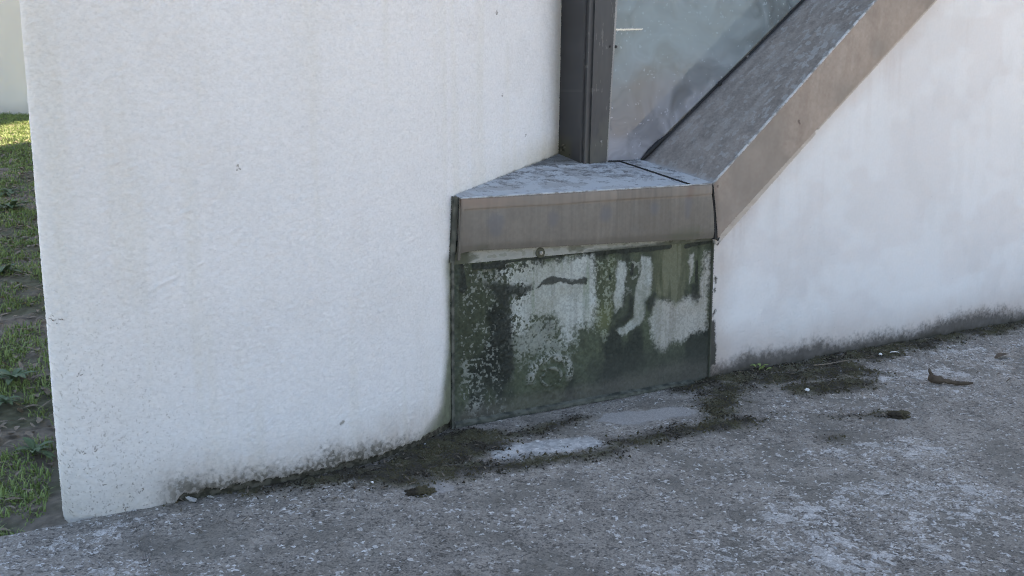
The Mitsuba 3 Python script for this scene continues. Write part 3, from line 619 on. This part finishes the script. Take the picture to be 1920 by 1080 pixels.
put('window__gasket', tube(W([1.345, 1.40, 1.46, 1.52], -.434, [1.098, 1.138, 1.185, 1.226]), [.004, .014, .012, .003]), 'gasket_mat', True)
def screw(s, n, z, r, mat): return put('window__screw', lathe([(0, 0), (r, 0), (r * .9, r * .5), (r * .4, r * .7), (0, r * .7)], s, n, z), mat, 40)
screw(1.133, GN, 1.668, .006, 'gasket_mat'); screw(1.172, GN - .004, 1.668, .007, 'gasket_mat'); screw(1.855, -.425, 1.487, .013, 'gasket_mat'); screw(2.05, -.428, 1.63, .006, 'bead_mat'); screw(1.088, GN, 1.20, .006, 'bead_mat')
lab('window', 'dirty glass window with a dark grey metal post, above the sloping coping', 'window')
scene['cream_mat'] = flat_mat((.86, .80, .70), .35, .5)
put('glint_strip', hexa(np.concatenate([W([1.172, 1.34, 1.345, 1.172], -.446, [1.747, 1.753, 1.760, 1.755]), W([1.172, 1.34, 1.345, 1.172], -.441, [1.747, 1.753, 1.760, 1.755])])), 'cream_mat')  # added strip, a bright reflection in the glass built as a solid
lab('glint_strip', 'thin cream strip added as a painted glint across the dirty glass beside the post', 'strip')

# ------------------------------------------------------------------ unseen building mass behind (closes the room, shaped to cast the shade)
scene['facade_mat'] = flat_mat((.70, .70, .69), .9)
scene['room_mat'] = flat_mat((.22, .24, .25), .9)
FE = A + 9.0 * U + GN * N
room = [tuple(A + 1.15 * U - .72 * N), (-1.0, 6.4), (-1.0, 19.4), (13.0, 19.4), tuple(FE)]
def wall_between(a, b, t, z0, z1):
    a, b = np.array(a), np.array(b); d = (b - a) / np.linalg.norm(b - a); o = np.array([-d[1], d[0]]) * t
    return slab([a, b, b + o, a + o], z0, z1)
for i in range(1, 4): put('shading_house__wall', wall_between(room[i], room[i + 1], -.25, -.1, 8.0), 'facade_mat')
put('shading_house__wall', prism([(1.0, zt_), (9.0, zt_), (9.0, 8.0), (1.0, 8.0)], GN - .22, GN - .03), 'facade_mat')
put('shading_house__roof', slab(room, 8.0, 8.25), 'facade_mat')
put('shading_house__floor', slab(room, -.02, .02), 'room_mat')
put('shading_house__partition', prism([(.95, .0), (7.0, .0), (7.0, 4.6), (.95, 4.6)], -3.1, -3.0), 'room_mat')
lab('shading_house', 'unseen white building mass behind the window and the rounded wall, shaped to cast the shade', 'building')

# ------------------------------------------------------------------ pavement
def edge_n(s):
    e = .218 + .010 * (meshkit.fbm(np.stack([s * 8, s * 0, s * 0], -1), 4) - .5) - .03 * np.clip((s + 1.65) / .35, 0, 1) * 1.1
    k = np.clip((s + 1.50) / .16, 0, 1); k = k * k * (3 - 2 * k)
    return e + (-.60 - e) * k
gs_ = np.r_[np.linspace(-7, -2.4, 40), np.arange(-2.39, 4.75, .008), np.linspace(4.8, 10, 40)]
gt = np.r_[np.linspace(0, 1, 330), np.linspace(1.03, 3.0, 30)]
GNn = edge_n(gs_)[None] + gt[:, None] * (2.55 - edge_n(gs_)[None])
GSs = np.broadcast_to(gs_[None], GNn.shape)
GZ = ev(ground_z, GSs, GNn)
topv = W(GSs, GNn, GZ)
sk = [W(gs_, GNn[0] + .000, GZ[0] - .004), W(gs_, GNn[0] + .004, -.13)]
topv[0] = W(gs_, GNn[0] + .006, GZ[0])
pm = grid(np.concatenate([sk[1][None], sk[0][None], topv]), True)
if pm.face_normals[len(pm.faces) // 4][2] < 0: pm.invert()
put('pavement', pm, 'pavement_mat', True); lab('pavement', 'weathered grey concrete pavement with white lichen and dark moss', kind='structure')
put('ground', trimesh.creation.box([400, 400, .02], trimesh.transformations.translation_matrix([0, 0, -.28])), flat_mat((.13, .13, .12), .9)); lab('ground', 'plain ground further out', kind='structure')
near = slab([tuple(A + a_ * U + b_ * N) for a_, b_ in ((-7, 4.9), (10, 4.9), (10, 40), (-7, 40))], -.10, .0)
put('yard', near, flat_mat((.14, .14, .14), .9)); lab('yard', 'paved yard behind the camera', kind='structure')

# ------------------------------------------------------------------ garden
def gz_np(x, y):
    r = -.05 + .1066 * np.clip(y - 3.5, 0, 14.5)
    w = np.clip((-.45 - x) / .5, 0, 1)
    return -.05 + (r + .05) * w + (.05 * (meshkit.fbm(np.stack([x * 2.2, y * 2.2, x * 0], -1), 3) - .5) + .03 * (meshkit.fbm(np.stack([x * 14, y * 14, x * 0], -1), 3, 4) - .5)) * np.clip((y - 2) / 2, 0.15, 1)
def soil_color(p, n_, uv):
    a = fbm(p.x * 3, p.y * 3, 1.0, 3); b_ = fbm(p.x * 40, p.y * 40, 2.0, 4)
    c = mix(mi.Color3f(.10, .085, .066), mi.Color3f(.25, .215, .175), b_)
    g = smoothstep(.42, .60, a)
    return mix(c, mi.Color3f(.055, .070, .030) * (.6 + .8 * b_), g * .6)
scene['soil_mat'] = rough_mat(soil_color)
gx = np.r_[np.linspace(-60, -8, 40), np.linspace(-7.9, -.2, 380)]; gy = np.r_[np.linspace(-30, 1.5, 30), np.linspace(1.6, 16, 560), np.linspace(17, 80, 30)]
GX, GY = np.meshgrid(gx, gy)
put('garden_soil', grid(np.stack([GX, GY, gz_np(GX, GY) - .02 * (GY < 2.0)], -1)), 'soil_mat', True); lab('garden_soil', 'brown garden soil rising to the far white wall', kind='structure')
def leafy(c0_, c1_): 
    return {'type': 'twosided', 'b': {'type': 'principled', 'base_color': mikit.proc(lambda p, n_, uv: mix(mi.Color3f(c0_), mi.Color3f(c1_), fbm(p.x * 9, p.y * 9, p.z * 9, 3))), 'roughness': .6, 'specular': .3}}
scene['grass_mat'] = leafy((.14, .22, .055), (.32, .38, .15)); scene['weed_mat'] = leafy((.085, .135, .065), (.14, .19, .11)); scene['scrap_mat'] = leafy((.07, .058, .044), (.19, .16, .125)); scene['litter_mat'] = leafy((.13, .105, .08), (.33, .27, .21))
def blades(px, py, pz, h, w, bend, r):
    n = len(px); a = r.uniform(0, 2 * np.pi, n); d = np.stack([np.cos(a), np.sin(a), 0 * a], -1); sd = np.stack([-np.sin(a), np.cos(a), 0 * a], -1) * w[:, None]
    b0 = np.stack([px, py, pz], -1); up = np.array([0, 0, 1.0])
    m = b0 + up * (h * .6)[:, None] + d * (h * bend * .35)[:, None]; t = b0 + up * (h * (1 - .3 * bend))[:, None] + d * (h * bend)[:, None]
    v = np.stack([b0 - sd, b0 + sd, m - sd * .7, m + sd * .7, t], 1).reshape(-1, 3)
    f = (np.array([[0, 1, 3], [0, 3, 2], [2, 3, 4]])[None] + 5 * np.arange(n)[:, None, None]).reshape(-1, 3)
    return trimesh.Trimesh(v, f, process=False)
def garden_ok(x, y):
    s, n = sn_np(x, y)
    return (n < .19) & (s < -1.70 - .2 * (n - .2))
def garden_pts(k, d0, d1, r):
    d = np.sqrt(r.uniform(d0 * d0, d1 * d1, k)); t = r.uniform(-.60, -.405, k)
    return d * t, d
gx_, gy_ = garden_pts(130000, 3.2, 14.0, rng)
dens = meshkit.fbm(np.stack([gx_ * 2.3, gy_ * 2.3, gx_ * 0], -1), 3, 9)
tuft = meshkit.fbm(np.stack([gx_ * 9, gy_ * 9, gx_ * 0], -1), 2, 12)
keep = (dens * .65 + tuft * .35 + .25 * np.clip((gy_ - 10.3) / 1.0, 0, 1) > .46 + .12 * rng.random(len(gx_))) & garden_ok(gx_, gy_)
gx_, gy_ = gx_[keep], gy_[keep]; hh = (.014 + .045 * rng.random(len(gx_)) ** 1.8 * (.4 + tuft[keep]))
put('grass', blades(gx_, gy_, gz_np(gx_, gy_) - .004, hh, .0022 + .0018 * rng.random(len(gx_)), .3 + .8 * rng.random(len(gx_)), rng), 'grass_mat')
lab('grass', 'patchy short grass growing in the garden beside the white wall', 'grass', kind='stuff')
def leaf_mesh(l, w, droop, az, base, lift=.5, seg=4):
    t = np.linspace(0, 1, seg + 1); wd = w * np.sin(np.pi * np.clip(t * .92 + .06, 0, 1)) ** .8
    x = l * t; zz_ = l * (lift * t - droop * t * t)
    v = np.concatenate([np.stack([x, -wd / 2, zz_ + wd * .18], -1), np.stack([x, 0 * t, zz_], -1), np.stack([x, wd / 2, zz_ + wd * .18], -1)])
    ca, sa = math.cos(az), math.sin(az); v = v @ np.array([[ca, sa, 0], [-sa, ca, 0], [0, 0, 1]]) + base
    n = seg + 1; f = []
    for k in (0, 1):
        for i in range(seg):
            a_ = k * n + i; f += [[a_, a_ + 1, a_ + n + 1], [a_, a_ + n + 1, a_ + n]]
    return trimesh.Trimesh(v, f, process=False)
wr = np.random.default_rng(5)
WEEDS = [(-1.93, 4.10, .085, 'broad-leaved green weed nearest the pavement, low beside the white wall'), (-2.36, 4.86, .10, 'grey-green broad-leaved weed with long leaves beside the white wall, second from the pavement'), (-2.28, 4.62, .07, 'small pale weed between grass tufts close to the white wall'),
         (-3.25, 6.72, .12, 'pale spreading weed halfway up the garden strip'), (-3.98, 8.45, .14, 'silvery spreading weed higher up the garden strip'), (-4.30, 9.10, .13, 'farthest silvery weed below the sunlit patch of grass')]
for x_, y_, r_, tx in WEEDS:
    k = fresh('weed'); z_ = float(gz_np(np.array(x_), np.array(y_)))
    for j in range(11):
        put(k + '__leaf', leaf_mesh(r_ * wr.uniform(.7, 1.2), r_ * wr.uniform(.28, .42), wr.uniform(.3, .7), j * 2.4 + wr.uniform(-.3, .3), [x_, y_, z_ + .004 + .002 * j], wr.uniform(.4, .9)), 'weed_mat', True)
    lab(k, tx, 'weed')
lx, ly = garden_pts(2600, 3.3, 12, np.random.default_rng(8)); ok = garden_ok(lx, ly); lx, ly = lx[ok], ly[ok]; lz = gz_np(lx, ly)
put('leaf_litter', trimesh.util.concatenate([leaf_mesh(wr.uniform(.03, .075), wr.uniform(.012, .03), wr.uniform(-.3, .5), wr.uniform(0, 6.3), [a_, b_, c_ + .01], wr.uniform(-.1, .5), 3) for a_, b_, c_ in zip(lx, ly, lz)]), 'litter_mat', True)
lab('leaf_litter', 'curled dry leaves scattered over the garden soil', 'leaves', kind='stuff')
def far_color(p, n_, uv):
    f = fbm(p.x * 3, p.z * .8, 2.0, 4)
    c = mi.Color3f(.70, .695, .66) * (.93 + .1 * f)
    return mix(c, mi.Color3f(.38, .37, .33), smoothstep(.22, .0, p.z - 1.06 + .1 * (fbm(p.x * 5, p.z * 5, 4.0, 3) - .5)) * .5)
scene['far_wall_mat'] = rough_mat(far_color)
fx = np.linspace(-16, -5.55, 90); fzz = np.linspace(.9, 4.4, 40); FX, FZZ = np.meshgrid(fx, fzz)
fr = grid(np.stack([FX, 14.0 + .006 * ev(lambda x, z: fbm(x * 9, z * 9, 3.0, 3), FX, FZZ), FZZ], -1))
put('garden_wall__face', fr, 'far_wall_mat', True)
put('garden_wall__body', trimesh.creation.box([10.45, .28, 3.5], trimesh.transformations.translation_matrix([-10.775, 14.155, 2.65])), 'far_wall_mat')
lab('garden_wall', 'plain white rendered wall at the far end of the garden', 'wall')

# ------------------------------------------------------------------ small things on the pavement
def gz1(s, n): return float(ev(ground_z, np.array([s]), np.array([n]))[0])
mr = np.random.default_rng(21)
# moss: crumbs and tiny tufts where the mask is strong
cs, cn = mr.uniform(-1.5, 4.4, 90000), mr.uniform(-.02, 1.1, 90000)
mk = ev(moss_mask, cs, cn); kp = mr.random(len(cs)) < mk * .55
cs, cn = cs[kp][:26000], cn[kp][:26000]
def crumbs(s, n, size, r, zoff=0.0):
    k = len(s); z = ev(ground_z, s, n) + zoff
    base = np.array([[1, 0, -.3], [-.5, .87, -.3], [-.5, -.87, -.3], [0, 0, .8]])
    a = r.uniform(0, 6.283, k); c_, s_ = np.cos(a), np.sin(a)
    v = base[None] * size[:, None, None] * r.uniform(.5, 1.4, (k, 4, 1)); v[..., 2] *= r.uniform(.5, 1.2, (k, 1))
    x = v[..., 0] * c_[:, None] - v[..., 1] * s_[:, None]; y = v[..., 0] * s_[:, None] + v[..., 1] * c_[:, None]
    p0 = W(s, n, z); P_ = np.stack([p0[:, None, 0] + x, p0[:, None, 1] + y, p0[:, None, 2] + v[..., 2]], -1).reshape(-1, 3)
    f = (np.array([[0, 1, 3], [1, 2, 3], [2, 0, 3]])[None] + 4 * np.arange(k)[:, None, None]).reshape(-1, 3)
    return trimesh.Trimesh(P_, f, process=False)
scene['moss_mat'] = rough_mat(lambda p, n_, uv: mix(mi.Color3f(.030, .025, .018), mi.Color3f(.068, .060, .034), smoothstep(.35, .65, fbm(p.x * 11, p.y * 11, 2.0, 3))))
put('moss', crumbs(cs, cn, .003 + .010 * mr.random(len(cs)) ** 3, mr), 'moss_mat'); lab('moss', 'dark olive moss and soil crumbs along the foot of the walls', 'moss', kind='stuff')
# pale grit and flakes
cs, cn = mr.uniform(-2.2, 4.4, 60000), mr.uniform(0, 2.4, 60000)
cv = ev(lichen_cover, cs, cn); kp = mr.random(len(cs)) < cv * cv * .32
cs, cn = cs[kp], cn[kp]
scene['grit_mat'] = rough_mat(lambda p, n_, uv: mi.Color3f(.40, .415, .43) * (.55 + .7 * cell_rand(p.x * 60, p.y * 60)))
put('grit', crumbs(cs, cn, .0022 + .0045 * mr.random(len(cs)) ** 2.5, mr), 'grit_mat'); lab('grit', 'pale grit and lichen flakes on the pavement', 'grit', kind='stuff')

ds, dn = np.r_[mr.uniform(1.35, 4.4, 420), mr.uniform(-1.3, .1, 160), mr.uniform(1.4, 3.2, 160)], np.r_[np.abs(mr.normal(0, .11, 420)) + .015, mr.uniform(.22, .55, 160), mr.uniform(.2, 1.0, 160)]
dz = ev(ground_z, ds, dn)
put('joint_litter', trimesh.util.concatenate([leaf_mesh(mr.uniform(.008, .03), mr.uniform(.003, .010), mr.uniform(-.3, .5), mr.uniform(0, 6.3), W(a_, b_, c_ + .004), mr.uniform(-.1, .6), 3) for a_, b_, c_ in zip(ds, dn, dz)]), 'scrap_mat', True)
lab('joint_litter', 'tiny brown leaf scraps and stalks gathered along the foot of the sloping wall', 'litter', kind='stuff')
scene['white_stone_mat'] = flat_mat((.72, .72, .70), .6)
scene['wood_mat'] = rough_mat(lambda p, n_, uv: mix(mi.Color3f(.055, .042, .032), mi.Color3f(.14, .11, .082), fbm(p.x * 60, p.y * 60, p.z * 60, 3)))
scene['flake_mat'] = rough_mat(lambda p, n_, uv: mi.Color3f(.45, .45, .44) * (.6 + .6 * fbm(p.x * 50, p.y * 50, p.z * 50, 3)))
def place(m, s, n, up=0.0, az=0.0):
    c_, s_ = math.cos(az), math.sin(az); v = m.vertices; p0 = W(s, n, gz1(s, n) + up)
    return trimesh.Trimesh(np.stack([v[:, 0] * c_ - v[:, 1] * s_, v[:, 0] * s_ + v[:, 1] * c_, v[:, 2]], -1) + p0, m.faces, process=False)
def ragged(m, k, r0, seed):
    r = np.random.default_rng(seed); parts = [m]
    for _ in range(k):
        c = stone(r.uniform(.1, .32) * r0, int(r.integers(1, 99)), .7, 1, .8); a = r.uniform(0, 6.28); d = r0 * r.uniform(.5, 1.35)
        c.apply_translation([d * 1.3 * math.cos(a), d * math.sin(a), -.1 * r0 + .25 * r0 * r.random() * (d < r0)]); parts.append(c)
    return trimesh.util.concatenate(parts)
def one(name, mesh, mat, label, cat, group=None, smooth=True):
    k = fresh(name); put(k, mesh, mat, smooth); lab(k, label, cat, group); return k
for s_, n_, r_, tx in [(1.747, .409, .012, 'bright white pebble lying in the moss in front of the sloping wall'), (2.62, .115, .010, 'white pebble against the dark foot of the sloping wall'), (-.57, .432, .006, 'tiny white pebble in the moss before the rounded wall')]:
    one('pebble', place(stone(r_, int(r_ * 9000 + s_ * 100), .7), s_, n_, r_ * .4), 'white_stone_mat', tx, 'pebble')
a0, a1 = W(2.40, .60, 0), W(2.53, .765, 0)
d_ = (a1 - a0); z0 = gz1(2.43, .64)
tp = np.linspace(0, 1, 12)
tw = a0[None] + d_[None] * tp[:, None] + np.stack([0 * tp, 0 * tp, z0 + .018 + .004 * np.sin(tp * 7)], -1)
tw[:2, 2] += [.010, .006]
rad = np.interp(tp, [0, .1, .25, .34, .8, 1], [.014, .026, .024, .014, .012, .007]); rad = rad * (1 + .2 * np.sin(tp * 31)) * .85
k = fresh('twig'); put(k + '__stem', tube(tw, rad, 9), 'wood_mat', 60); put(k + '__stub', tube(np.array([tw[1] + [0, 0, .01], tw[1] + [-.012, .008, .035], tw[1] + [-.016, .01, .05]]), [.012, .008, .003], 6), 'wood_mat', True)
lab(k, 'short thick brown twig with a knobbly end lying on the pavement at right', 'twig')
cl = stone(.034, 4, .50, 4, .7); cl.vertices *= (1 + .5 * (meshkit.fbm(cl.vertices * 90, 3, 2) - .5))[:, None]; cl.vertices[:, 0] *= 1.3
cl = ragged(cl, 34, .036, 3)
one('soil_clod', place(cl, 1.827, .885, .006, .4), 'moss_mat', 'dark brown clod of soil and moss on the pavement nearer than the twig', 'clod')
cl = stone(.030, 9, .30, 4, .9); cl.vertices *= (1 + .6 * (meshkit.fbm(cl.vertices * 90, 3, 3) - .5))[:, None]; cl.vertices[:, 0] *= 1.4
cl = ragged(cl, 46, .034, 4)
one('soil_clod', place(cl, -.45, .60, .004, .5), 'moss_mat', 'flat dark moss clump on the pavement before the rounded wall', 'clod')
one('dry_leaf', place(leaf_mesh(.11, .045, .25, .3, [0, 0, 0], .35, 6), 3.10, .49, .004, .2), 'wood_mat', 'curled brown leaf on the pavement at far right', 'leaf')
st = np.linspace(0, 1, 14)
one('dry_stalk', tube(W(2.10 + .38 * st, .115 + .06 * st + .008 * np.sin(st * 9), .012 + gz1(2.3, .15) + .012 * st ** 3), .0024 * (1.2 - st)), 'litter_mat', 'thin pale dry stalk lying along the foot of the sloping wall', 'stalk')
one('paper_scrap', place(leaf_mesh(.055, .018, .2, -.3, [0, 0, 0], .25, 5), 2.68, .125, .006, .2), 'white_stone_mat', 'small white scrap beside the pebble at the foot of the sloping wall', 'scrap')
k = fresh('seedling')
for j in range(9):
    put(k + '__leaf', leaf_mesh(wr.uniform(.022, .045), wr.uniform(.014, .022), .4, j * 2.4, W(1.786 + wr.uniform(-.025, .025), .045 + wr.uniform(-.02, .02), gz1(1.786, .045) + .003 + wr.uniform(0, .03)), .8), 'seed_mat' if False else 'grass_mat', True)
lab(k, 'tiny bright green seedling at the foot of the sloping wall', 'seedling')
# plaster flakes fallen at the corner of the rounded wall
for s_, n_, r_, tx in [(-1.37, .205, .024, 'largest pale plaster flake leaning at the corner of the rounded wall'), (-1.32, .215, .016, 'small pale plaster flake right of the largest one'), (-1.40, .225, .014, 'small pale plaster flake left of the largest one'), (-1.20, .24, .022, 'flat white plaster flake before the moss strip'), (-1.13, .25, .015, 'small white plaster flake beside the flat one')]:
    m = stone(r_, int(900 * abs(s_)), .28, 2, .8)
    m.apply_transform(trimesh.transformations.rotation_matrix(.5, [1, .3, 0]))
    one('plaster_flake', place(m, s_, n_, r_ * .25, s_ * 9), 'flake_mat', tx, 'flake', smooth=False)
for v_ in list(scene):
    if isinstance(scene[v_], dict) and scene[v_].get('type') == 'ply' and False: pass
